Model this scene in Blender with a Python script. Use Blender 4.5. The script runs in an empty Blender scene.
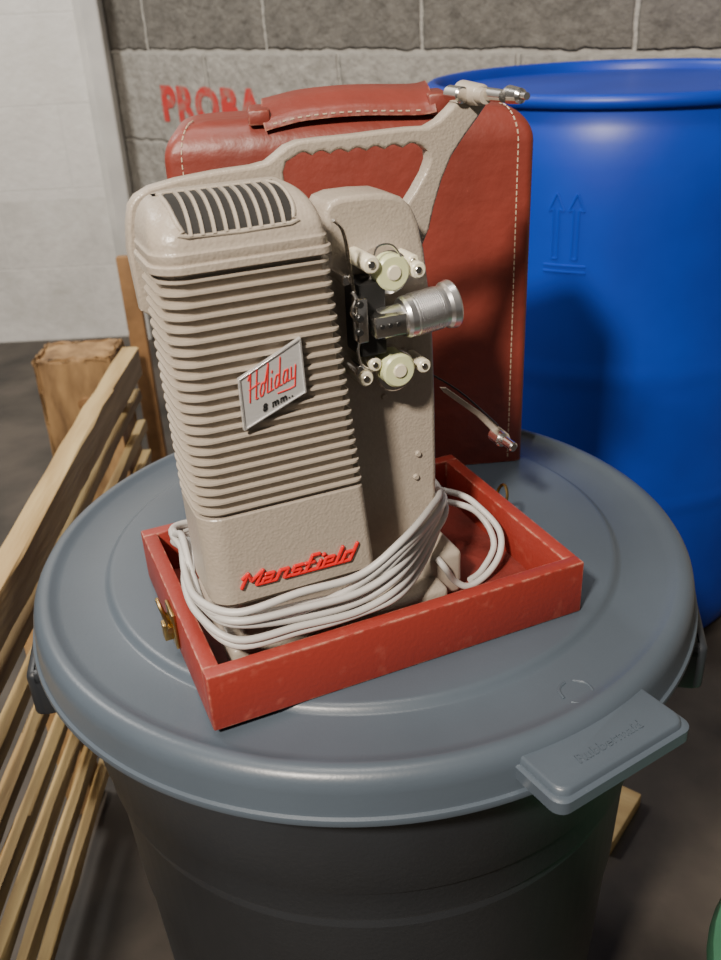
import bpy, bmesh, math, random
from mathutils import Vector, Matrix
random.seed(4)
S = bpy.context.scene; COL = S.collection
PI = math.pi
# ------------------------------------------------------------------ camera
F = 905.0; PITCH = math.radians(28.2); ROLL = math.radians(-3.0)
CAM = Vector((0, 0, 0.966))
cd = bpy.data.cameras.new('camera'); cam = bpy.data.objects.new('camera', cd); COL.objects.link(cam)
CR = Matrix.Rotation(PI/2 - PITCH, 3, 'X') @ Matrix.Rotation(ROLL, 3, 'Z')
cam.matrix_world = Matrix.Translation(CAM) @ CR.to_4x4()
cd.sensor_fit = 'VERTICAL'; cd.sensor_height = 24; cd.lens = F/960*24; cd.clip_start = .01
cd.dof.use_dof = True; cd.dof.focus_distance = .56; cd.dof.aperture_fstop = 9
S.camera = cam
def ray(px, py): return CR @ Vector(((px-360.5)/F, (480-py)/F, -1))
def on_z(px, py, z):
    d = ray(px, py); return CAM + d*((z-CAM.z)/d.z)
def on_y(px, py, y):
    d = ray(px, py); return CAM + d*((y-CAM.y)/d.y)
LZ = .600                                   # top of the can's lid
TH = math.radians(22)
O = Vector((-.092, .383, LZ))
U = Vector((math.cos(TH), math.sin(TH), 0)); W = Vector((-math.sin(TH), math.cos(TH), 0))
def L(px, py, b):                           # point on the plane b in the projector's own frame
    d = ray(px, py); p0 = O + W*b
    k = (p0-CAM).dot(W)/d.dot(W); p = CAM + d*k - O
    return Vector((p.dot(U), b, p.z))
# ------------------------------------------------------------------ materials
def mat(name, col, rough=.5, metal=0, bump=0, bscale=100, var=0, vscale=20, col2=None, coat=0, spec=.5, thr=None, voronoi=False, stretch=None, bdist=.002, wear=None, sss=0):
    m = bpy.data.materials.new(name); m.use_nodes = True
    nt = m.node_tree; n = nt.nodes; l = nt.links; b = n['Principled BSDF']
    b.inputs['Base Color'].default_value = (*col, 1); b.inputs['Roughness'].default_value = rough
    b.inputs['Metallic'].default_value = metal; b.inputs['Specular IOR Level'].default_value = spec
    b.inputs['Coat Weight'].default_value = coat
    if sss: b.inputs['Subsurface Weight'].default_value = sss; b.inputs['Subsurface Radius'].default_value = (.004,.004,.002)
    tc = n.new('ShaderNodeTexCoord'); src = tc.outputs['Object']
    if stretch:
        mp = n.new('ShaderNodeMapping'); mp.inputs['Scale'].default_value = stretch; l.new(src, mp.inputs['Vector']); src = mp.outputs[0]
    if var or col2:
        no = n.new('ShaderNodeTexNoise'); no.inputs['Scale'].default_value = vscale; no.inputs['Detail'].default_value = 6
        l.new(src, no.inputs['Vector'])
        cr = n.new('ShaderNodeValToRGB')
        c2 = col2 or tuple(c*(1-var) for c in col)
        lo, hi = thr or (.35, .65)
        cr.color_ramp.elements[0].position = lo; cr.color_ramp.elements[1].position = hi
        cr.color_ramp.elements[0].color = (*col, 1); cr.color_ramp.elements[1].color = (*c2, 1)
        l.new(no.outputs['Fac'], cr.inputs['Fac']); out = cr.outputs['Color']
        if wear:      # rubbed edges: where a rounded normal departs from the true one
            bv = n.new('ShaderNodeBevel'); bv.samples = 4; bv.inputs['Radius'].default_value = .0022
            ge = n.new('ShaderNodeNewGeometry'); dt = n.new('ShaderNodeVectorMath'); dt.operation = 'DOT_PRODUCT'
            l.new(bv.outputs[0], dt.inputs[0]); l.new(ge.outputs['Normal'], dt.inputs[1])
            mr = n.new('ShaderNodeMapRange'); mr.inputs['From Min'].default_value = .995; mr.inputs['From Max'].default_value = .90
            l.new(dt.outputs['Value'], mr.inputs['Value'])
            n3 = n.new('ShaderNodeTexNoise'); n3.inputs['Scale'].default_value = 140; n3.inputs['Detail'].default_value = 5; l.new(src, n3.inputs['Vector'])
            r3 = n.new('ShaderNodeMapRange'); r3.inputs['From Min'].default_value = .42; r3.inputs['From Max'].default_value = .62; l.new(n3.outputs['Fac'], r3.inputs['Value'])
            mu = n.new('ShaderNodeMath'); mu.operation = 'MULTIPLY'; l.new(mr.outputs[0], mu.inputs[0]); l.new(r3.outputs[0], mu.inputs[1])
            mx = n.new('ShaderNodeMixRGB'); mx.inputs[2].default_value = (*wear, 1); l.new(mu.outputs[0], mx.inputs[0]); l.new(out, mx.inputs[1]); out = mx.outputs[0]
        l.new(out, b.inputs['Base Color'])
    if bump:
        if voronoi:
            t = n.new('ShaderNodeTexVoronoi'); t.inputs['Scale'].default_value = bscale; t.feature = 'SMOOTH_F1'; o = t.outputs['Distance']
        else:
            t = n.new('ShaderNodeTexNoise'); t.inputs['Scale'].default_value = bscale; t.inputs['Detail'].default_value = 4; o = t.outputs['Fac']
        l.new(src, t.inputs['Vector'])
        bp = n.new('ShaderNodeBump'); bp.inputs['Strength'].default_value = bump; bp.inputs['Distance'].default_value = bdist
        l.new(o, bp.inputs['Height']); l.new(bp.outputs['Normal'], b.inputs['Normal'])
    return m
M = {}
M['paint'] = mat('hammered_beige', (.375,.325,.27), .33, bump=.35, bscale=620, var=.07, vscale=300, voronoi=True, bdist=.0007)
M['fins'] = mat('beige_fins', (.39,.34,.28), .36, var=.06, vscale=300)
M['core'] = mat('beige_groove_shade', (.33,.285,.235), .45, var=.08, vscale=300)  # same beige darkened, shade between the fins put into the colour
M['paint2'] = mat('beige_smooth', (.40,.35,.29), .36, bump=.2, bscale=620, var=.08, vscale=300, bdist=.0006)
M['dark'] = mat('vent_shade_black', (.012,.011,.010), .7)  # black standing in for the shade inside the vent
M['chrome'] = mat('chrome', (.80,.78,.75), .2, 1)
M['alu'] = mat('brushed_aluminium', (.95,.95,.96), .28, 1)
M['badge'] = mat('badge_silver', (.66,.66,.66), .36, .5, bump=.25, bscale=90, stretch=(1,1,14), bdist=.0005)
M['badgerim'] = mat('badge_bright_rim', (.86,.86,.86), .25, .8)
M['brass'] = mat('old_brass', (.50,.34,.13), .35, 1, var=.4, vscale=120)
M['redem'] = mat('red_enamel', (.62,.010,.012), .3, coat=.3)
M['redtxt'] = mat('badge_red', (.55,.012,.012), .5)
M['blktxt'] = mat('badge_black', (.01,.01,.01), .5)
M['gate'] = mat('gunmetal', (.04,.04,.04), .35, .6)
M['roller'] = mat('cream_plastic', (.70,.65,.50), .35, sss=.2)
M['greenish'] = mat('pale_green_nylon', (.62,.66,.38), .32, sss=.3)
M['cord'] = mat('grey_vinyl', (.50,.49,.475), .40)
M['leather'] = mat('red_leatherette', (.235,.041,.028), .44, bump=.7, bscale=75, col2=(.155,.029,.020), vscale=8, bdist=.0014, wear=(.42,.20,.14))
M['tray'] = mat('red_board', (.25,.028,.019), .48, bump=.3, bscale=300, col2=(.33,.070,.048), vscale=80, thr=(.60,.80), bdist=.001, wear=(.50,.25,.18))
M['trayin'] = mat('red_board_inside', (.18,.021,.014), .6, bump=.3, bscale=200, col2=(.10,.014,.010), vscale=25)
M['stitch'] = mat('cream_thread', (.55,.43,.31), .8)
M['lid'] = mat('slate_plastic', (.072,.094,.122), .34, bump=.05, bscale=500, var=.12, vscale=9)
M['can'] = mat('charcoal_plastic', (.028,.033,.041), .42, bump=.1, bscale=300, var=.3, vscale=6)
M['barrel'] = mat('blue_plastic', (.007,.052,.50), .40, bump=.06, bscale=40, col2=(.005,.038,.39), vscale=5)
M['wood'] = mat('pallet_wood', (.62,.46,.22), .65, bump=.6, bscale=60, col2=(.42,.28,.12), vscale=12, stretch=(3,.35,3))
M['wood3'] = mat('yellow_slat_wood', (.60,.43,.18), .7, bump=.6, bscale=60, col2=(.34,.22,.09), vscale=14, stretch=(3,.35,3))
M['woodv'] = mat('block_wood', (.44,.27,.12), .75, bump=.9, bscale=60, col2=(.19,.11,.05), vscale=16, stretch=(2,2,.6))
M['wood2'] = mat('orange_wood', (.34,.18,.07), .7, bump=.3, bscale=90, var=.4, vscale=20)
M['floor'] = mat('stained_concrete', (.085,.070,.056), .6, bump=.4, bscale=40, col2=(.028,.024,.020), vscale=5)
M['trim'] = mat('grey_white_trim', (.60,.59,.56), .6, var=.2, vscale=8)
M['green'] = mat('green_plastic', (.06,.19,.11), .4, var=.2)
M['stencil'] = mat('red_stencil', (.50,.035,.03), .8, col2=(.33,.16,.13), vscale=26, thr=(.48,.66))
def blockmat(name, upper, lower, mortar, zsplit=0, xoff=.245, bw=.49, bh=.24, ns=14, bs=.9, ms=.008, warp=.006):
    m = bpy.data.materials.new(name); m.use_nodes = True
    nt = m.node_tree; n = nt.nodes; l = nt.links; b = n['Principled BSDF']; b.inputs['Roughness'].default_value = .75
    tc = n.new('ShaderNodeTexCoord'); sp = n.new('ShaderNodeSeparateXYZ'); l.new(tc.outputs['Object'], sp.inputs[0])
    ax = n.new('ShaderNodeMath'); ax.operation = 'ADD'; ax.inputs[1].default_value = xoff; l.new(sp.outputs['X'], ax.inputs[0])
    cb = n.new('ShaderNodeCombineXYZ'); l.new(ax.outputs[0], cb.inputs['X']); l.new(sp.outputs['Z'], cb.inputs['Y'])
    nw = n.new('ShaderNodeTexNoise'); nw.inputs['Scale'].default_value = 22; nw.inputs['Detail'].default_value = 4; l.new(tc.outputs['Object'], nw.inputs['Vector'])
    vs = n.new('ShaderNodeVectorMath'); vs.operation = 'SUBTRACT'; vs.inputs[1].default_value = (.5,.5,.5); l.new(nw.outputs['Color'], vs.inputs[0])
    vm = n.new('ShaderNodeVectorMath'); vm.operation = 'SCALE'; vm.inputs['Scale'].default_value = warp*3; l.new(vs.outputs[0], vm.inputs[0])
    va = n.new('ShaderNodeVectorMath'); va.operation = 'ADD'; l.new(cb.outputs[0], va.inputs[0]); l.new(vm.outputs[0], va.inputs[1])
    br = n.new('ShaderNodeTexBrick'); l.new(va.outputs[0], br.inputs['Vector'])
    br.inputs['Scale'].default_value = 1; br.inputs['Brick Width'].default_value = bw; br.inputs['Row Height'].default_value = bh
    br.inputs['Mortar Size'].default_value = ms; br.inputs['Mortar Smooth'].default_value = .6; br.inputs['Bias'].default_value = 0
    no = n.new('ShaderNodeTexNoise'); no.inputs['Scale'].default_value = ns; no.inputs['Detail'].default_value = 10; no.inputs['Roughness'].default_value = .75
    l.new(tc.outputs['Object'], no.inputs['Vector'])
    lt = n.new('ShaderNodeMath'); lt.operation = 'LESS_THAN'; lt.inputs[1].default_value = zsplit; l.new(sp.outputs['Z'], lt.inputs[0])
    def ramp(c1, c2):
        r = n.new('ShaderNodeValToRGB'); r.color_ramp.elements[0].color = (*c1,1); r.color_ramp.elements[1].color = (*c2,1)
        r.color_ramp.elements[0].position = .3; r.color_ramp.elements[1].position = .7
        l.new(no.outputs['Fac'], r.inputs['Fac']); return r
    r1 = ramp(*upper); r2 = ramp(*lower)
    mx = n.new('ShaderNodeMixRGB'); l.new(lt.outputs[0], mx.inputs['Fac']); l.new(r1.outputs[0], mx.inputs[1]); l.new(r2.outputs[0], mx.inputs[2])
    l.new(mx.outputs[0], br.inputs['Color1']); l.new(mx.outputs[0], br.inputs['Color2']); br.inputs['Mortar'].default_value = (*mortar,1)
    l.new(br.outputs['Color'], b.inputs['Base Color'])
    bp = n.new('ShaderNodeBump'); bp.inputs['Strength'].default_value = bs; bp.inputs['Distance'].default_value = .01
    n2 = n.new('ShaderNodeTexNoise'); n2.inputs['Scale'].default_value = 45; n2.inputs['Detail'].default_value = 8; l.new(tc.outputs['Object'], n2.inputs['Vector'])
    ad = n.new('ShaderNodeMath'); ad.operation = 'SUBTRACT'; l.new(n2.outputs['Fac'], ad.inputs[0]); l.new(br.outputs['Fac'], ad.inputs[1])
    l.new(ad.outputs[0], bp.inputs['Height']); l.new(bp.outputs[0], b.inputs['Normal'])
    return m
M['block'] = blockmat('block_wall', ((.075,.069,.060),(.20,.185,.16)), ((.20,.187,.165),(.43,.41,.37)), (.38,.36,.32), ns=18)
M['white'] = blockmat('white_painted_blocks', ((.62,.60,.56),(.76,.745,.71)), ((.50,.485,.45),(.74,.725,.69)), (.65,.635,.60), zsplit=.45, xoff=.1, ns=6, bs=.25, ms=.003, warp=.002)
# ------------------------------------------------------------------ mesh helpers
def finish(name, bm, m, parent=None, smooth=True, ang=40):
    bmesh.ops.remove_doubles(bm, verts=bm.verts, dist=1e-6)
    bmesh.ops.recalc_face_normals(bm, faces=bm.faces)
    me = bpy.data.meshes.new(name); bm.to_mesh(me); bm.free()
    return fin_me(name, me, m, parent, smooth, ang)
def fin_me(name, me, m, parent=None, smooth=True, ang=40):
    if smooth:
        me.shade_smooth(); me.set_sharp_from_angle(angle=math.radians(ang))
    me.materials.clear(); me.materials.append(m)
    o = bpy.data.objects.new(name, me); COL.objects.link(o)
    if parent: o.parent = parent
    return o
def tag(o, label, cat=None, group=None):
    o['label'] = label
    if cat: o['category'] = cat
    if group: o['group'] = group
    return o
def thing(name, label, cat, loc, rz=0):
    o = bpy.data.objects.new(name, None); COL.objects.link(o); o.empty_display_size = .05
    o.location = loc; o.rotation_euler = (0, 0, rz); tag(o, label, cat); return o
def box(bm, x0, x1, y0, y1, z0, z1, bev=0, seg=2, mtx=None):
    t = bmesh.new(); bmesh.ops.create_cube(t, size=1)
    for v in t.verts: v.co = Vector((x0+(v.co.x+.5)*(x1-x0), y0+(v.co.y+.5)*(y1-y0), z0+(v.co.z+.5)*(z1-z0)))
    if bev: bmesh.ops.bevel(t, geom=t.edges[:], offset=bev, segments=seg, profile=.5, affect='EDGES')
    if mtx: bmesh.ops.transform(t, matrix=mtx, verts=t.verts)
    join(bm, t)
def join(bm, t):
    me = bpy.data.meshes.new('tmp'); t.to_mesh(me); t.free(); bm.from_mesh(me); bpy.data.meshes.remove(me)
def loft(bm, rings, cap0=True, cap1=True, closed=False):
    vs = [[bm.verts.new(p) for p in r] for r in rings]; n = len(rings[0])
    rng = range(len(vs)) if closed else range(len(vs)-1)
    for i in rng:
        a, b = vs[i], vs[(i+1) % len(vs)]
        for j in range(n): bm.faces.new((a[j], a[(j+1)%n], b[(j+1)%n], b[j]))
    if cap0 and not closed: bm.faces.new(vs[0][::-1])
    if cap1 and not closed: bm.faces.new(vs[-1])
def rr(a0, a1, b0, b1, rad, z, n=6):
    out = []
    cs = [(a0,b0,1,1,PI), (a1,b0,-1,1,1.5*PI), (a1,b1,-1,-1,0), (a0,b1,1,-1,.5*PI)]
    for (x,y,sx,sy,st), r in zip(cs, rad):
        cx, cy = x+sx*r, y+sy*r
        for k in range(n+1):
            t = st + k/n*PI/2; out.append(Vector((cx+r*math.cos(t), cy+r*math.sin(t), z)))
    return out
def lathe(bm, prof, org=Vector((0,0,0)), axis=Vector((0,0,1)), seg=64):
    axis = axis.normalized(); q = Vector((0,0,1)).rotation_difference(axis)
    rings = []
    for r, z in prof:
        rings.append([org + q @ Vector((max(r,1e-5)*math.cos(2*PI*k/seg), max(r,1e-5)*math.sin(2*PI*k/seg), z)) for k in range(seg)])
    loft(bm, rings, True, True)
def cyl(bm, p0, p1, r, r1=None, seg=20, bev=0):
    d = (p1-p0); h = d.length; r1 = r if r1 is None else r1
    pr = [(0,0),(r-bev,0),(r,bev),(r1,h-bev),(r1-bev,h),(0,h)] if bev else [(0,0),(r,0),(r1,h),(0,h)]
    lathe(bm, pr, p0, d, seg)
def smooth_path(pts, closed=False, sub=8):
    n = len(pts); out = []
    for i in range(n if closed else n-1):
        g = lambda k: pts[k % n] if closed else pts[min(max(k,0),n-1)]
        p0,p1,p2,p3 = g(i-1),g(i),g(i+1),g(i+2)
        for s in range(sub):
            t = s/sub
            out.append(.5*((2*p1)+(p2-p0)*t+(2*p0-5*p1+4*p2-p3)*t*t+(3*p1-p0-3*p2+p3)*t**3))
    if not closed: out.append(pts[-1])
    return out
def tube(bm, pts, r, closed=False, seg=8, sub=8, sx=1, smooth=True, ref=None):
    P = smooth_path([Vector(p) for p in pts], closed, sub) if smooth else [Vector(p) for p in pts]
    n = len(P); rings = []; prev = None
    for i in range(n):
        a = P[(i-1)%n] if closed or i else P[0]; b = P[(i+1)%n] if closed or i < n-1 else P[-1]
        t = (b-a).normalized()
        if ref is not None: nx = ref
        elif prev is None: nx = Vector((0,0,1)) if abs(t.z) < .9 else Vector((1,0,0))
        else: nx = prev
        x = (nx - t*nx.dot(t)).normalized(); prev = x; y = t.cross(x)
        rings.append([P[i] + x*r*math.cos(2*PI*k/seg) + y*r*sx*math.sin(2*PI*k/seg) for k in range(seg)])
    loft(bm, rings, closed=closed)
def plate(name, outer, holes, thick, m, parent, bev=.002, place=None):
    cu = bpy.data.curves.new('tmp', 'CURVE'); cu.dimensions = '2D'; cu.fill_mode = 'BOTH'
    cu.extrude = max(thick/2-bev, 1e-5); cu.bevel_depth = bev; cu.bevel_resolution = 2; cu.offset = -bev
    for poly in [outer]+holes:
        s = cu.splines.new('POLY'); s.points.add(len(poly)-1); s.use_cyclic_u = True
        for p, c in zip(s.points, poly): p.co = (c[0], c[1], 0, 1)
    o = bpy.data.objects.new('tmp', cu); COL.objects.link(o)
    me = bpy.data.meshes.new_from_object(o.evaluated_get(bpy.context.evaluated_depsgraph_get()))
    bpy.data.objects.remove(o)
    for v in me.vertices: v.co = Vector((v.co.x, place - v.co.z, v.co.y))
    me.name = name
    return fin_me(name, me, m, parent, True, 35)
def text_mesh(body, extrude=.02, shear=0, offset=0, spacing=1, bevel=0):
    cu = bpy.data.curves.new('tmp', 'FONT'); cu.body = body; cu.size = 1; cu.extrude = extrude; cu.shear = shear
    cu.offset = offset; cu.space_character = spacing; cu.resolution_u = 4; cu.bevel_depth = bevel
    o = bpy.data.objects.new('tmp', cu); COL.objects.link(o)
    me = bpy.data.meshes.new_from_object(o.evaluated_get(bpy.context.evaluated_depsgraph_get()))
    bpy.data.objects.remove(o); return me
def text_quad(name, body, quad, b, thick, m, parent, **kw):
    me = text_mesh(body, extrude=.5, **kw)
    xs = [v.co.x for v in me.vertices]; ys = [v.co.y for v in me.vertices]; zs = [v.co.z for v in me.vertices]
    x0,x1,y0,y1,z0,z1 = min(xs),max(xs),min(ys),max(ys),min(zs),max(zs)
    for v in me.vertices:
        s = (v.co.x-x0)/(x1-x0); t = (v.co.y-y0)/(y1-y0); q = (v.co.z-z0)/(z1-z0)
        lo = Vector(quad[0])*(1-s)+Vector(quad[1])*s; hi = Vector(quad[3])*(1-s)+Vector(quad[2])*s
        p = lo*(1-t)+hi*t; v.co = Vector((p.x, b - thick*q, p.y))
    me.name = name
    return fin_me(name, me, m, parent, True, 30)
def az(px, py, b):
    p = L(px, py, b); return (p.x, p.z)
def strokes(bm, polys, quad, x1, y1, b, r, shear=0, sx=1, seg=8, curve=False):
    """pen strokes in letter units (0..x1, 0..y1) laid on the quad LL,LR,UR,UL of (a,z) at plane b"""
    Q = [Vector(q) for q in quad]
    def mp(x, y):
        s = (x+shear*y)/x1; t = y/y1
        p = (Q[0]*(1-s)+Q[1]*s)*(1-t)+(Q[3]*(1-s)+Q[2]*s)*t
        return Vector((p.x, b, p.y))
    for pl in polys:
        cl = pl[0] == pl[-1] and len(pl) > 3
        pts = [mp(*p) for p in (pl[:-1] if cl else pl)]
        if not curve:
            if cl: pts = pts+[pts[0]]
            for p_, q_ in zip(pts[:-1], pts[1:]): tube(bm, [p_, q_], r, seg=seg, sx=sx, smooth=False, ref=Vector((0,1,0)))
            for p in pts: bmesh.ops.create_uvsphere(bm, u_segments=8, v_segments=6, radius=r*min(1,sx), matrix=Matrix.Translation(p))
        else: tube(bm, pts, r, closed=cl, seg=seg, sub=5, sx=sx, ref=Vector((0,1,0)))
# ================================================================== SETTING
bm = bmesh.new(); box(bm, -4, 4, -2, 5, -.1, 0)
o = finish('floor', bm, M['floor'], smooth=False); o['kind'] = 'structure'
PSI = math.radians(44); ZL = .853
wx, wy = -.528, 2.8
bm = bmesh.new(); box(bm, -.2, 4.2, 0, .1, -ZL, 1.9)
wall = finish('wall_back', bm, M['block'], smooth=False); wall.location = (wx, wy, ZL); wall.rotation_euler = (0,0,-PSI); wall['kind'] = 'structure'
E = Vector((wx-.2*math.cos(PSI), wy+.2*math.sin(PSI)))
bm = bmesh.new(); box(bm, -4, E.x-.02, E.y-.04, E.y+.06, 0, 2.76)
o = finish('wall_left', bm, M['white'], smooth=False); o['kind'] = 'structure'
bm = bmesh.new(); box(bm, E.x-.065, E.x-.030, E.y-.06, E.y-.03, 0, 2.76, .004); box(bm, E.x-.034, E.x+.015, E.y-.10, E.y-.03, 0, 2.76, .006)
o = finish('trim_1', bm, M['trim'], smooth=False); o['kind'] = 'structure'
def wall_s(px, py):
    d = ray(px, py); n = Vector((math.sin(PSI), math.cos(PSI), 0)); p0 = Vector((wx, wy, 0))
    k = (p0-CAM).dot(n)/d.dot(n); p = CAM + d*k
    return (p-p0).dot(Vector((math.cos(PSI), -math.sin(PSI), 0))), p.z-ZL
me = text_mesh('PROBA', extrude=.002, offset=.050, spacing=1.15)
xs = [v.co.x for v in me.vertices]
s0, z0 = wall_s(165, 119); s1, _ = wall_s(264, 115); _, z1 = wall_s(180, 86)
x0 = min(xs); x1 = max(xs); k = (s1-s0)/(x1-x0)
for v in me.vertices: v.co = Vector((s0+(v.co.x-x0)*k, -.001-v.co.z*.5, z0+v.co.y/.73*(z1-z0)))
o = fin_me('stencil_lettering', me, M['stencil'], wall, False)
tag(o, 'faded red stencilled letters painted on the block wall')
# ================================================================== TRASH CAN
CC = Vector((-.002, .594, 0))
can = thing('trash_can', 'round charcoal grey plastic trash can under the slate blue lid', 'trash can', CC)
H = LZ
bm = bmesh.new()
lathe(bm, [(0,.0),(.184,0),(.191,.006),(.202,.20),(.208,.33),(.210,.335),(.214,.44),(.218,.447),(.2175,.47),(.2215,.475),(.225,H-.05),(.231,H-.046),(.234,H-.03),(.230,H-.022),(.226,H-.022),(.222,H-.06),(.182,.02),(0,.02)], seg=96)
finish('body', bm, M['can'], can)
for ang in (190, -12):
    bm = bmesh.new(); mt = Matrix.Rotation(math.radians(ang), 4, 'Z')
    box(bm, .220, .254, -.045, .045, H-.062, H-.048, .005, 3, mt)
    box(bm, .243, .255, -.045, .045, H-.088, H-.048, .005, 3, mt)
    box(bm, .220, .252, -.045, -.035, H-.088, H-.048, .004, 2, mt)
    box(bm, .220, .252, .035, .045, H-.088, H-.048, .004, 2, mt)
    finish('handle', bm, M['can'], can)
LR = .249
lid = thing('round_lid', 'slate blue round plastic lid covering the charcoal trash can', 'lid', CC+Vector((0,0,LZ-.034)))
bm = bmesh.new(); T = .034
lathe(bm, [(0,T),(.150,T),(.1860,T),(.1885,T-.0005),(.1905,T-.0020),(.1925,T-.0040),(.1945,T-.0046),(.2120,T-.0046),(.2240,T-.0044),(.2290,T-.0036),(.2310,T-.0024),(.2335,T-.0018),(.2375,T-.0022),(.2410,T-.0042),(.2435,T-.0080),(.2450,T-.014),(.2460,T-.026),(.2466,T-.0285),(.2485,T-.0295),(LR,T-.0315),(.2485,T-.034),(.2450,T-.0335),(.2420,T-.016),(.236,T-.009),(.2,T-.0105),(.18,T-.006),(0,T-.005)], seg=160)
finish('shell', bm, M['lid'], lid, ang=40)
tabc = on_z(611, 746, LZ-.01)-CC; ta = math.atan2(tabc.y, tabc.x)
mt = Matrix.Rotation(ta, 4, 'Z')
bm = bmesh.new()
ring = []
for z, ins in ((T-.0215,.0015),(T-.0205,0),(T-.0125,0),(T-.0118,.0010),(T-.0116,.0030),(T-.0085,.0038),(T-.0078,.0045),(T-.0075,.0055)):
    ring.append([mt @ p for p in rr(.2350+ins*.3, .2745-ins, -.0520+ins, .0520-ins, (.002,.008,.008,.002), z)])
loft(bm, ring)
tab = finish('grip_tab', bm, M['lid'], lid, ang=35)
tm = text_mesh('Rubbermaid', extrude=.3, shear=.15, offset=.01)
xs = [v.co.x for v in tm.vertices]; x0, x1 = min(xs), max(xs)
for v in tm.vertices:
    v.co = mt @ Vector((.2610 - v.co.y*.009, ((v.co.x-x0)/(x1-x0)-.5)*.050, T-.0077+(v.co.z+.3)*.0012))
tl = fin_me('embossed_lettering', tm, M['lid'], tab, False)
bm = bmesh.new(); c = on_z(577, 686, LZ)-lid.location
for k in range(3):
    a0 = 2*PI*k/3
    tube(bm, [Vector((c.x+.010*math.cos(a0+t), c.y+.010*math.sin(a0+t), T-.0046)) for t in (0,.5,1.0,1.6)], .0010, seg=6, sub=3)
finish('embossed_mark', bm, M['lid'], lid)
# ================================================================== BARREL
BC = Vector((.41, 1.42, 0)); BH = .852
brl = thing('plastic_barrel', 'tall open bright blue plastic barrel behind the trash can', 'barrel', BC)
bm = bmesh.new()
lathe(bm, [(0,.03),(.24,.03),(.25,.0),(.262,.004),(.272,.02),(.277,.05),(.2785,.07),(.279,.255),(.279,.260),(.2795,.268),(.2803,.276),(.2803,.284),(.2795,.292),(.279,.300),(.280,.455),(.280,.462),(.2804,.472),(.2812,.482),(.2812,.492),(.2804,.502),(.280,.512),(.281,.70),(.281,.72),(.2795,.76),(.277,.79),(.2725,.808),(.270,.815),(.270,.83),(.264,.83),(.262,.80),(.270,.77),(.272,.3),(.268,.05),(0,.045)], seg=128)
finish('shell', bm, M['barrel'], brl, ang=30)
bm = bmesh.new()
lathe(bm, [(.266,.832),(.278,.831),(.282,.833),(.284,.838),(.283,.844),(.279,.847),(.273,.848),(.269,.845),(.267,.840),(.2655,.833)], seg=128)
finish('rim', bm, M['barrel'], brl, ang=50)
def barrel_hit(px, py, R=.281):
    d = ray(px, py); ox, oy = CAM.x-BC.x, CAM.y-BC.y
    a = d.x*d.x+d.y*d.y; b = 2*(ox*d.x+oy*d.y); c = ox*ox+oy*oy-R*R
    k = (-b-math.sqrt(b*b-4*a*c))/(2*a); p = CAM+d*k
    return math.atan2(p.y-BC.y, p.x-BC.x), p.z
phi, zc = barrel_hit(566, 232)
bm = bmesh.new()
def bp(s, z): return Vector((.2808*math.cos(phi+s/.281), .2808*math.sin(phi+s/.281), z))
def bline(x0, z0, x1, z1, r=.0018): tube(bm, [bp(x0+(x1-x0)*i/4, z0+(z1-z0)*i/4) for i in range(5)], r, seg=6, smooth=False)
for xc in (-.014, .012):
    for dxx in (-.0035, .0035): bline(xc+dxx, zc-.035, xc+dxx, zc+.028)
    bline(xc-.0035, zc-.035, xc+.0035, zc-.035)
    bline(xc-.010, zc+.026, xc, zc+.048); bline(xc+.010, zc+.026, xc, zc+.048); bline(xc-.010, zc+.026, xc-.0035, zc+.028); bline(xc+.010, zc+.026, xc+.0035, zc+.028)
bline(-.028, zc-.044, .028, zc-.044); bline(-.028, zc-.052, .028, zc-.052)
finish('embossed_arrows', bm, M['barrel'], brl)
# ================================================================== TRAY (case bottom)
TL, TW, TT, THh = .2500, .177, .010, .0385
TTH = math.radians(22.3)
tray = thing('case_tray', 'open shallow red box tray holding the projector on the lid', 'tray', Vector((-.0905,.3880,LZ+.0004)), TTH)
bm = bmesh.new()
box(bm, 0, TL, 0, TT, 0, THh, .0012)
box(bm, 0, TL, TW-TT, TW, 0, THh, .0012)
box(bm, 0, TT, TT-.001, TW-TT+.001, 0, THh, .0012)
box(bm, TL-TT, TL, TT-.001, TW-TT+.001, 0, THh, .0012)
finish('frame', bm, M['tray'], tray)
bm = bmesh.new(); box(bm, TT-.002, TL-TT+.002, TT-.002, TW-TT+.002, .0005, .006)
finish('bottom_panel', bm, M['trayin'], tray)
def latch(parent, mt):
    bm = bmesh.new()
    box(bm, -.010, .010, -.0025, 0, .006, .032, .0008, 2, mt)
    l_ = finish('latch', bm, M['brass'], parent)
    bm = bmesh.new()
    tube(bm, [mt @ Vector(p) for p in ((-.006,-.004,.022),(-.006,-.007,.034),(0,-.008,.040),(.006,-.007,.034),(.006,-.004,.022))], .0012, seg=6, sub=4)
    box(bm, -.004, .004, -.008, -.002, .010, .022, .001, 2, mt)
    cyl(bm, mt @ Vector((-.009,-.004,.021)), mt @ Vector((.009,-.004,.021)), .0022, seg=10)
    finish('latch_hook', bm, M['brass'], l_)
latch(tray, Matrix.Translation((0, .085, 0)) @ Matrix.Rotation(-PI/2, 4, 'Z'))
latch(tray, Matrix.Translation((TL, .11, 0)) @ Matrix.Rotation(PI/2, 4, 'Z'))
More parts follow.
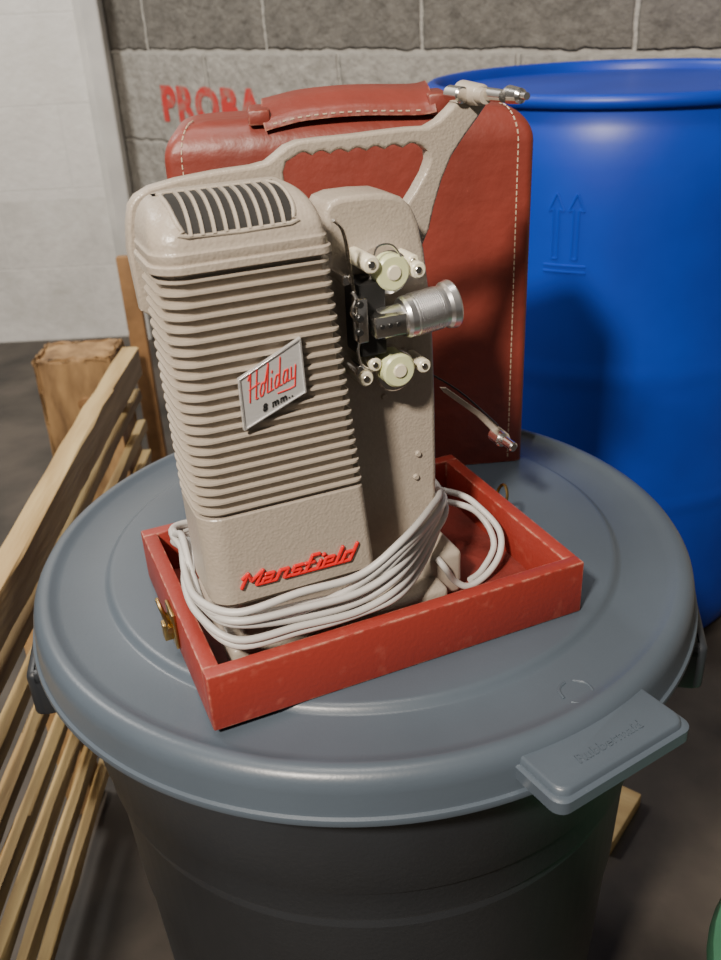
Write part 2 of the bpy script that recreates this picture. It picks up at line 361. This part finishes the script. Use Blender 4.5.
# ================================================================== COVER (case top)
CTH = math.radians(4); CW = .272; CH = .291
cr0 = Vector((.1420, .703, LZ+.0004)); cdir = Vector((math.cos(CTH), math.sin(CTH), 0))
cover = thing('case_cover', 'red leatherette carrying case cover standing behind the projector', 'case', cr0 - cdir*CW/2, CTH)
bm = bmesh.new(); rings = []
def dep(z): return .136 - .041*max(0, z/CH)**1.5
HT = .264
for z in (0, .004, .03, .06, .09, .12, .15, .18, .21, .24, HT):
    rings.append(rr(-CW/2, CW/2, 0, dep(z), (.007,.007,.012,.012), z, 8))
for k in range(1, 13):
    t = k/12*PI/2; ins = .026*(1-math.cos(t)); z = HT+.026*math.sin(t)
    rings.append(rr(-CW/2+ins, CW/2-ins*1.1, ins*.8, dep(z)-ins, (.007+ins*.3,)*2+(.012+ins*.3,)*2, z, 8))
loft(bm, rings)
shell = finish('shell', bm, M['leather'], cover, ang=50)
def stitches(bm, path, ln=.0032, gap=.0016):
    for a, b in zip(path[:-1], path[1:]):
        a, b = Vector(a), Vector(b); d = (b-a); n = max(1, int(d.length/(ln+gap))); t = d.normalized()
        q = Vector((1,0,0)).rotation_difference(t).to_matrix().to_4x4()
        for i in range(n):
            p = a+d*((i+.5)/n)
            box(bm, -ln/2, ln/2, -.0004, .0004, -.0004, .0004, mtx=Matrix.Translation(p) @ q)
for sx in (-1, 1):
    bm = bmesh.new()
    stitches(bm, [(sx*(CW/2-.013),-.0002,.004),(sx*(CW/2-.013),-.0002,HT)])
    P = []
    for k in range(0, 9):
        t = k/8*PI/2; ins = .026*(1-math.cos(t)); P.append((sx*(CW/2-.013-ins*.4), ins*.8-.0003, HT+.026*math.sin(t)+.0002))
    stitches(bm, P)
    so = finish('stitching', bm, M['stitch'], cover, smooth=False); so['kind'] = 'stuff'
bm = bmesh.new(); hy = .024; hz = HT+.026
hp = [(-.062,hy,hz+.002),(-.052,hy,hz+.004),(-.036,hy,hz+.0068),(-.018,hy,hz+.0080),(0,hy,hz+.0084),(.018,hy,hz+.0080),(.036,hy,hz+.007),(.052,hy,hz+.0065),(.062,hy,hz+.008)]
P = smooth_path([Vector(p) for p in hp], False, 6); rings = []
for i, p in enumerate(P):
    t = (P[min(i+1,len(P)-1)]-P[max(i-1,0)]).normalized(); nrm = Vector((-t.z,0,t.x))
    s = abs(i/(len(P)-1)-.5)*2; w = .0240 - .001*(1-s**4); th = .0038
    sec = [(-w,-.9),(-w*.98,.2),(-w*.8,.9),(0,1.35),(w*.8,.9),(w*.98,.2),(w,-.9),(w*.5,-1.0),(0,-1.0),(-w*.5,-1.0)]
    rings.append([p + Vector((0,y,y*.26)) + nrm*(k*th) for y, k in sec])
loft(bm, rings)
hd = finish('carry_handle', bm, M['leather'], cover, ang=50)
bm = bmesh.new()
pp = [P[i]+Vector((0,-.0230,-.0064)) for i in range(3, len(P)-3, 4)]; stitches(bm, pp, .003, .002)
so = finish('handle_stitching', bm, M['stitch'], hd, smooth=False); so['kind'] = 'stuff'
for sx in (-1, 1):
    bm = bmesh.new(); box(bm, sx*.065-.008, sx*.065+.008, hy-.022, hy+.022, hz-.004, hz+.0085+.002*sx, .0022)
    finish('handle_mount', bm, M['leather'], cover)
# ================================================================== PROJECTOR
pj = thing('film_projector', 'beige hammered metal film projector with louvred lamp house and silver lens', 'film projector', O+Vector((0,0,.0004)), TH)
zb = .058; B0 = .030; B1 = .088
def aL(z): return .0189 - .0041*(z-.06)/.215
def aR(z): return .1190 - .0185*(z-.06)/.204
RAD = (.014,.005,.004,.016)
def ringat(z, d=0, b1=B1): return rr(aL(z)-d, aR(z)+d, B0-d, b1+d*.3, tuple(max(r+d,.002) for r in RAD), z, 12)
CORE = -.0032
bm = bmesh.new()
loft(bm, [ringat(.1180, CORE), ringat(.2545, CORE)])
lamp = finish('lamp_house', bm, M['core'], pj, ang=35)
bm = bmesh.new(); rings = []
for z, d in ((zb,-.006),(zb+.0015,-.003),(zb+.005,0),(.1186,0),(.1192,-.0005),(.1192,CORE-.001)): rings.append(ringat(z, d))
loft(bm, rings); finish('lower_panel', bm, M['paint'], lamp, ang=35)
NR = 22; z0_ = .1192; pz = (.2520-z0_)/NR
for k in range(NR):
    z = z0_+(k+.64)*pz; h = .00068; bm = bmesh.new()
    loft(bm, [ringat(z-h*3.0, CORE-.0008), ringat(z-h, .0000), ringat(z-h*.9, .0003), ringat(z+h*.9, .0003), ringat(z+h, .0001), ringat(z+h*1.05, CORE-.0008)])
    finish('louvre_fin', bm, M['fins'], lamp, ang=22)
# cap with a stepped band and a curved brow that carries the dark vent sheet and its fins
CZ0, CZ1, FI, SI = .2640, .2835, .030, .011
def brow(t):
    a = t*PI/2; return B0+FI*(1-math.cos(a)), CZ0+(CZ1-CZ0)*math.sin(a)
bm = bmesh.new(); rings = []
for z, d in ((.2530,-.001),(.2534,.0016),(.2540,.0024),(.2572,.0024),(.2578,.0018),(.2580,.0006),(.2584,.0006),(.2590,.0010),(.2625,.0010),(.2632,.0004),(CZ0,0)): rings.append(ringat(z, d))
for k in range(1, 15):
    t = k/14; a = t*PI/2; fb, z = brow(t); si = SI*(1-math.cos(a))
    rings.append(rr(aL(z)+si, aR(z)-si*.6, fb, B1-si*.3, (RAD[0]+si*.2,RAD[1]+si*.2,RAD[2]+si*.1,RAD[3]), z, 12))
loft(bm, rings)
cap = finish('top_cap', bm, M['paint'], pj, ang=35)
def browp(t, off):
    if t <= 1:
        b, z = brow(t); b2, z2 = brow(min(t+.01,1.0)); b1_, z1_ = brow(max(t-.01,0)); tg = Vector((b2-b1_, z2-z1_)).normalized()
        return b - tg.y*off, z + tg.x*off
    return B0+FI+(t-1)*.03, CZ1+off
TS = [.20+.082*i for i in range(0, 15)]
va0, va1 = .0290, .0860
bm = bmesh.new(); rings = []
for i, t in enumerate(TS):
    e = i/(len(TS)-1)
    b_, z_ = browp(t, .0005); b2_, z2_ = browp(t, -.001)
    w0 = va0 + .004*(2*abs(e-.5))**4; w1 = va1 - .004*(2*abs(e-.5))**4
    rings.append([Vector((w0,b_,z_)), Vector((w1,b_,z_)), Vector((w1,b2_,z2_)), Vector((w0,b2_,z2_))])
loft(bm, rings)
finish('vent_shade_sheet', bm, M['dark'], cap, smooth=False)  # no hole cut, a black sheet on the cap paints the shade inside
for k in range(9):
    a = va0+.0060+k*.0057; bm = bmesh.new(); rings = []
    for i, t in enumerate(TS):
        b_, z_ = browp(t, .0016); b2_, z2_ = browp(t, -.001); sh = (i/(len(TS)-1)-.5)*.003
        rings.append([Vector((a-.0008+sh,b_,z_)), Vector((a+.0008+sh,b_,z_)), Vector((a+.0009+sh,b2_,z2_)), Vector((a-.0009+sh,b2_,z2_))])
    loft(bm, rings); finish('vent_fin', bm, M['paint2'], cap, ang=60)
bm = bmesh.new(); P = []
for i, t in enumerate(TS):
    e = i/(len(TS)-1); b_, z_ = browp(t, .0001); P.append(Vector((va0 + .004*(2*abs(e-.5))**4 - .0008, b_, z_)))
for i, t in reversed(list(enumerate(TS))):
    e = i/(len(TS)-1); b_, z_ = browp(t, .0001); P.append(Vector((va1 - .004*(2*abs(e-.5))**4 + .0008, b_, z_)))
tube(bm, P, .0012, closed=True, seg=8, sub=2)
finish('vent_frame', bm, M['paint2'], cap)
# badge
bb = B0-.0006
q = [az(243,430,bb), az(305,391,bb), az(299,337,bb), az(237,379,bb)]
bd = plate('badge', q, [], .0026, M['badge'], lamp, bev=.0004, place=bb-.0010)
q2 = [Vector(p) for p in q]; cen = sum(q2, Vector((0,0)))/4
o1 = [cen+(p-cen)*.998 for p in q2]; inner2 = [cen+(p-cen)*.945 for p in q2]
plate('badge_rim', [tuple(p) for p in o1], [[tuple(p) for p in inner2]], .0010, M['badgerim'], bd, bev=.0002, place=bb-.0025)
bf = bb-.0025
bm = bmesh.new()
def dia(cx): return [(cx-.18,0),(cx-.3,.45),(cx-.1,1.0),(cx+.22,1.0),(cx+.32,.5),(cx+.1,0),(cx-.18,0)]
hol = [[(-.2,1.8),(.1,2.3),(.15,0)], [(.95,2.3),(.95,0),(1.2,0)], [(.0,1.0),(1.3,1.15)],
       dia(1.75), [(2.1,.9),(2.45,2.3),(2.45,0),(2.8,0)],
       [(2.95,1.0),(2.95,0),(3.25,0)], [(2.98,1.4),(3.02,1.55)],
       dia(3.7), [(4.05,2.3),(4.05,0),(4.4,0)],
       dia(4.8), [(5.15,1.0),(5.15,0),(5.45,0)],
       [(5.6,1.0),(5.65,0),(6.15,0),(6.2,1.0)], [(6.2,1.0),(6.2,-.75),(5.5,-.75),(3.9,-.55)]]
strokes(bm, hol, [az(249,404,bf), az(296,377,bf), az(295,350,bf), az(248,375,bf)], 6.3, 2.3, bf, .00038, shear=.10, seg=6)
finish('badge_script', bm, M['redtxt'], bd)
text_quad('badge_lettering', '8 mm..', [az(263,413,bf), az(293,397,bf), az(292,390,bf), az(263,405,bf)], bf, .0004, M['blktxt'], bd, offset=.022, spacing=1.2)
# red maker's script
bf = B0-.0008
man = [[(-.25,1.15),(0,1.6),(0,0)],[(0,1.6),(.55,.6),(1.1,1.6),(1.1,0),(2.1,0)],
       [(1.5,1),(2.1,1),(2.1,0),(2.6,0)],[(2.1,.5),(1.5,.5),(1.5,0)],
       [(2.6,0),(2.6,1),(3.2,1),(3.2,0),(3.7,0)],
       [(4.3,1),(3.7,1),(3.7,.52),(4.3,.48),(4.3,0),(3.6,0)],
       [(4.3,0),(4.85,0)],
       [(5.35,1.75),(4.85,1.75),(4.85,0),(5.75,0)],[(4.55,.95),(5.2,.95)],
       [(5.75,.9),(5.75,0),(6.15,0)],[(5.75,1.45),(5.85,1.5)],
       [(6.15,.5),(6.75,.5),(6.75,1),(6.15,1),(6.15,0),(7.2,0)],
       [(7.2,1.75),(7.2,0),(8.35,0)],
       [(7.7,0),(7.7,1),(8.35,1)],[(8.35,1.75),(8.35,0)]]
bm = bmesh.new()
strokes(bm, man, [az(242,589,bf), az(350,560,bf), az(352,545,bf), az(243,575,bf)], 8.35, 1.75, bf, .00112, shear=.24, sx=1)
sc = finish('maker_script', bm, M['redem'], lamp)
# main column
colb = .072
outl = [(325,212),(330,203),(342,198),(365,195),(388,194),(402,198),(412,207),(419,222),(425,250),(430,290),(434,340),(436,400),(437,470),(436,530),(433,562),(420,574),(340,592),(335,400)]
plate('gear_housing', [az(x,y,colb) for x,y in outl], [], .030, M['paint'], pj, bev=.003, place=colb+.015)
# carry handle and reel arm plate
pb = .103
sc_pts = []
N = 7
for k in range(N):
    xa = 292+k*(126/N); xb = 292+(k+1)*(126/N)
    for j in range(5):
        t = j/5; x = xa+(xb-xa)*t; y = 157-(x-292)*.085 - 4.0*math.sin(PI*t)
        sc_pts.append((x, y))
hole = [(290,196),(283,185),(281,172),(284,162)] + sc_pts + [(419,146),(425,151),(426,160),(422,172),(412,190),(402,206),(310,212)]
outer = [(127,250),(126,225),(128,205),(134,196),(148,187),(175,179),(215,171),(250,166),(265,162),(275,154),(284,146),(296,141),(320,138),(350,135),(380,131),(405,128),(424,127),(436,120),(448,108),(457,97),(464,90),(472,86),(480,88),(484,96),(482,106),(474,118),(461,136),(448,156),(439,178),(431,205),(426,228),(418,248),(405,300),(340,330),(180,330),(140,310)]
plate('carry_handle', [az(x,y,pb) for x,y in outer], [[az(x,y,pb) for x,y in hole]], .010, M['paint'], pj, bev=.0018, place=pb)
def pin(bm, px, py, b0, b1, r, r1=None, bev=0, seg=20):
    p = L(px, py, b0); cyl(bm, Vector((p.x, b1, p.z)), p, r, r1, seg, bev)
bm = bmesh.new(); pin(bm, 482, 96, .087, .110, .0068, .0058, .001); pin(bm, 486, 97, .080, .088, .0042); finish('reel_hub', bm, M['paint2'], pj)
bm = bmesh.new(); pin(bm, 504, 97, .064, .095, .0036, .0034); pin(bm, 522, 97, .052, .066, .0048, .0040, .0014); pin(bm, 527, 97, .047, .052, .0020); finish('reel_spindle', bm, M['chrome'], pj)
bm = bmesh.new(); pin(bm, 463, 96, .094, .110, .0046, None, .001); finish('arm_knob', bm, M['chrome'], pj)
# lower reel arm
lb = .120
arm = [(440,388),(446,388),(480,412),(508,434),(511,442),(504,444),(476,416),(444,393)]
plate('lower_reel_arm', [az(x,y,lb) for x,y in arm], [], .0026, M['paint2'], pj, bev=.0005, place=lb)
bm = bmesh.new(); tube(bm, [L(430,374,.112), L(462,394,.112), L(498,426,.112)], .0007, seg=6); finish('spring_rod', bm, M['gate'], pj)
bm = bmesh.new(); pin(bm, 503, 441, .110, .123, .0052, None, .001); pin(bm, 514, 448, .097, .112, .0034, None, .001); finish('lower_spindle', bm, M['chrome'], pj)
# sprockets and rollers
for (x, y) in ((394,274),(400,372)):
    bm = bmesh.new(); pin(bm, x-4, y, .058, .073, .0125, None, .001, 28); g = finish('film_guide', bm, M['chrome'], pj)
    bm = bmesh.new(); pin(bm, x, y, .050, .066, .0100, .0100, .0012, 28); sp = finish('sprocket', bm, M['greenish'], pj)
    bm = bmesh.new(); pin(bm, x+1, y, .0488, .052, .0042, None, .0006, 16); finish('sprocket_hub', bm, M['roller'], sp)
for (x, y, r, ln, mm) in ((372,266,.0048,.024,'roller'),(419,271,.0046,.020,'roller'),(414,262,.0036,.016,'roller'),(367,380,.0044,.022,'roller'),(425,367,.0042,.018,'roller'),(376,366,.0040,.018,'roller'),(361,372,.0030,.02,'chrome'),(347,282,.003,.02,'chrome')):
    bm = bmesh.new(); pin(bm, x, y, .073-ln-.002, .073, r, None, .0008, 18); ro = finish('film_roller', bm, M[mm], pj)
    if mm == 'roller':
        bm = bmesh.new(); pin(bm, x, y, .073-ln-.0030, .073-ln, r*.45, None, .0002, 12); finish('roller_pin', bm, M['chrome'], ro)
# gate, lens mount
bm = bmesh.new()
p = L(358,286,.052); p2 = L(388,354,.052)
box(bm, p.x, p2.x, .052, .074, p2.z, p.z, .0015)
gate = finish('film_gate', bm, M['gate'], pj)
bm = bmesh.new(); p = L(356,300,.046); p2 = L(368,342,.046)
box(bm, p.x, p2.x, .044, .053, p2.z, p.z, .0008)
finish('gate_plate', bm, M['chrome'], gate)
for yy in (306, 320, 334):
    bm = bmesh.new(); pin(bm, 361, yy, .042, .046, .0020, None, .0004, 10); finish('gate_screw', bm, M['gate'], gate)
ax0 = L(380,325,.050); ax1 = L(452,304,.050)
ax1 = Vector((ax1.x, .050, ax0.z+(ax1.z-ax0.z))); dx = (ax1-ax0); ln = dx.length
bm = bmesh.new()
pr = [(0,0),(.0085,0),(.0085,ln*.28),(.0108,ln*.30),(.0118,ln*.34),(.0118,ln*.42),(.0110,ln*.43)]
z = ln*.44; NK = 13; st = ln*.36/NK
for k in range(NK):
    R_ = .0122
    pr += [(R_,z+st*.10),(R_,z+st*.55),(R_-.0008,z+st*.68),(R_-.0008,z+st*.97)]; z += st
pr += [(.0118,z+.0003),(.0118,ln*.86),(.0132,ln*.90),(.0138,ln-.0008),(.0134,ln),(.0120,ln),(.0108,ln-.004),(0,ln-.004)]
lathe(bm, pr, ax0, dx, 48); lens = finish('lens', bm, M['alu'], pj, ang=25)
bm = bmesh.new(); lathe(bm, [(0,ln-.0042),(.0106,ln-.0038),(.006,ln-.0028),(0,ln-.0025)], ax0, dx, 32)
finish('lens_glass', bm, mat('dark_glass', (.03,.03,.05), .05, coat=1), lens)
bm = bmesh.new()
p = L(376,321,.040); p2 = L(408,333,.040)
box(bm, p.x, p2.x, .040, .060, p2.z-.001, p.z+.001, .0012)
mnt = finish('lens_mount', bm, M['chrome'], pj)
for xx in (383, 391, 399):
    bm = bmesh.new(); pin(bm, xx, 328-(xx-384)*.2, .0385, .041, .0014, None, .0002, 8); finish('mount_screw', bm, M['gate'], mnt)
for nm, pts, r, sx in (('curved_strap', [L(333,221,.045), L(342,230,.045), L(347,248,.045), L(350,270,.048), L(354,292,.05)], .0008, 3.0),
    ('wire_guide', [L(374,256,.05), L(378,247,.05), L(390,245,.05), L(398,252,.05), L(402,262,.052)], .0006, 1),
    ('wire_guide', [L(360,340,.05), L(358,352,.05), L(362,366,.05), L(372,372,.052)], .0009, 1),
    ('gate_lever', [L(352,293,.05), L(356,300,.048), L(352,312,.048), L(357,322,.048)], .0012, 1)):
    bm = bmesh.new(); tube(bm, pts, r, seg=8, sx=sx); finish(nm, bm, M['chrome'], pj)
for x, y in ((380,286),(366,288),(419,455),(417,478),(385,398),(372,352),(404,352)):
    bm = bmesh.new(); pin(bm, x, y, .0702, .074, .0022, .0018, .0003, 12); finish('screw', bm, M['paint2'], pj)
# base
bm = bmesh.new()
box(bm, .026, .172, .036, .125, .0064, .026, .004, 3)
finish('base', bm, M['paint'], pj)
p = L(464,578,.050)
bm = bmesh.new(); box(bm, p.x-.030, p.x, .052, .115, .0064, .040, .004, 3); finish('side_foot', bm, M['paint2'], pj)
bm = bmesh.new()
box(bm, .040, .155, .074, .100, .025, .066, .003, 3)
box(bm, .036, .112, .040, .085, .025, .066, .003, 3)
finish('pedestal', bm, M['paint'], pj)
# cord
cord = thing('power_cord', 'pale grey electric flex coiled around the projector foot inside the red tray', 'power cord', O, TH)
random.seed(23)
def loop(j):
    r = lambda s: random.uniform(-s, s)
    dy = (-4, 6, 13, 20, 29, 36, 9)[j]
    bo = (0, .0014, -.0012, .0010, -.0008, 0, .006)[j]
    pts = [((182+(j%3)*5),542+r(8),.100),(184+(j%4)*4+r(2),576+dy*.25,.072),(199+(j%4)*3,602+dy*.45,.040),(238,612+dy*.85+r(5),.020+bo),(300,602+dy*.95+r(7),.0165+bo),(360,578+dy*1.1+r(7),.0165+bo),(402,546+dy*1.15+r(5),.020),(430,512+dy*.95+r(4),.050),(441+r(4),492+dy*.4,.085)]
    P = [L(x,y,b) for x,y,b in pts]
    P += [Vector((.196+r(.006),.138,.055+r(.008))), Vector((.15,.146+r(.003),.050+r(.008))), Vector((.08,.147,.052+r(.008))), Vector((.022,.138,.056+r(.006)))]
    for p in P: p.z = max(p.z, .0425) if p.y < .022 else p.z
    return P
cb = bmesh.new()
for j in range(7): tube(cb, loop(j), .0023, closed=True, seg=10, sub=8)
finish('coiled_loops', cb, M['cord'], cord)
cb = bmesh.new()
def tz(px,py,z):
    p = on_z(px,py,LZ+z)-O; return Vector((p.dot(U), p.dot(W), z))
tube(cb, [Vector((.190,.135,.050)), tz(458,494,.045), tz(480,508,.040), tz(499,530,.030), tz(500,553,.020), tz(487,574,.012), tz(468,586,.010), tz(454,580,.018), tz(445,568,.034), tz(437,558,.040)], .0023, seg=10)
tube(cb, [Vector((.186,.128,.044)), tz(462,505,.040), tz(484,520,.030), tz(494,545,.018), tz(482,570,.010), tz(470,580,.010)], .0023, seg=10)
finish('loose_end', cb, M['cord'], cord)
# ================================================================== PALLET etc
pal = thing('wooden_pallet', 'pale wooden slatted pallet standing on its side left of the trash can', 'pallet', Vector((-.41,.9,0)))
def pb_(name, x0,x1,y0,y1,z0,z1, m='wood', amp=.0014):
    bm = bmesh.new(); N = 18; rings = []
    ph = random.uniform(0,9)
    for i in range(N+1):
        y = y0+(y1-y0)*i/N
        j = lambda: random.uniform(-amp, amp)
        zo = .002*math.sin(ph+i*.5); c = .0012
        rings.append([Vector((X+.41+j(), y-.9, Z+zo+j())) for X, Z in ((x0+c,z0),(x1-c,z0),(x1,z0+c),(x1,z1-c),(x1-c,z1),(x0+c,z1),(x0,z1-c),(x0,z0+c))])
    loft(bm, rings); return finish(name, bm, M[m], pal, ang=30)
Y0, Y1 = .30, 1.44
pb_('top_rail', -.386, -.358, Y0, Y1, .420, .468)
for i in range(7):
    z1 = .392-.056*i; pb_('slat', -.380, -.366, Y0, Y1, z1-.018, z1, 'wood3')
for yy in (.42, .88, 1.34):
    bm = bmesh.new(); box(bm, -.008, .028, yy-.9, yy-.855, 0, .422, .002); finish('cross_piece', bm, M['woodv'], pal)
a = on_y(32,362,1.60); b = on_y(112,362,1.60)
tb = thing('timber_block', 'rough upright timber block with a knot behind the pallet', 'timber', Vector(((a.x+b.x)/2,1.65,0)))
hw = (b.x-a.x)/2; zt = a.z
bm = bmesh.new(); box(bm, -hw, hw, -.05, .05, 0, zt, .006)
bmesh.ops.subdivide_edges(bm, edges=bm.edges[:], cuts=5, use_grid_fill=True)
for v in bm.verts: v.co += Vector((random.uniform(-.004,.004), random.uniform(-.004,.004), random.uniform(-.006,.006) if v.co.z > .05 else 0))
finish('block', bm, M['woodv'], tb)
bm = bmesh.new(); lathe(bm, [(0,0),(.016,0),(.013,.004),(0,.006)], Vector((.01,-.050,zt-.09)), Vector((0,-1,0)), 16); finish('knot', bm, M['wood2'], tb)
a = on_y(125,256,1.85)
bm = bmesh.new(); box(bm, -.018,.018,-.01,.01,0,a.z,.002)
o = finish('wooden_plank', bm, M['wood2']); o.location = (a.x,1.85,0); tag(o, 'narrow orange brown plank standing upright beside the projector top left', 'plank')
p = on_z(612,812,.02)
bm = bmesh.new(); box(bm, -.05,.05,-.02,.02,0,.02,.002)
o = finish('wood_offcut', bm, M['wood']); o.location = (p.x,p.y,0); o.rotation_euler=(0,0,.9); tag(o, 'small pale wood offcut lying on the floor under the lid tab', 'wood scrap')
p = on_z(703,950,.28)
tub = thing('plastic_tub', 'green plastic tub on the floor in the bottom right corner', 'tub', Vector((p.x+.152,p.y-.05,0)))
bm = bmesh.new(); lathe(bm, [(0,0),(.12,0),(.145,.26),(.140,.26),(.115,.01),(0,.01)], seg=48); finish('shell', bm, M['green'], tub)
bm = bmesh.new(); lathe(bm, [(.139,.26),(.154,.26),(.156,.268),(.152,.278),(.143,.28),(.139,.275)], seg=48); finish('rim', bm, M['green'], tub)
# ================================================================== LIGHT
def area(loc, tgt, size, power, col):
    ld = bpy.data.lights.new('area', 'AREA'); ld.size = size; ld.energy = power; ld.color = col
    o = bpy.data.objects.new('area_light', ld); COL.objects.link(o); o.location = loc
    o.rotation_euler = (Vector(tgt)-Vector(loc)).to_track_quat('-Z','Y').to_euler(); return o
area((-.52,-.62,1.86), (.15,.9,.6), .14, 60, (1,.88,.74))
area((-.20,.50,2.6), (.1,.8,.5), .5, 15, (1,.92,.82))
area((-1.5,1.6,2.5), (-1.0,2.9,.9), .6, 55, (1,.96,.90))  # added lamp out of view, only to brighten the white left wall
w = bpy.data.worlds.new('world'); S.world = w; w.use_nodes = True
w.node_tree.nodes['Background'].inputs[0].default_value = (1,.92,.84,1); w.node_tree.nodes['Background'].inputs[1].default_value = .12
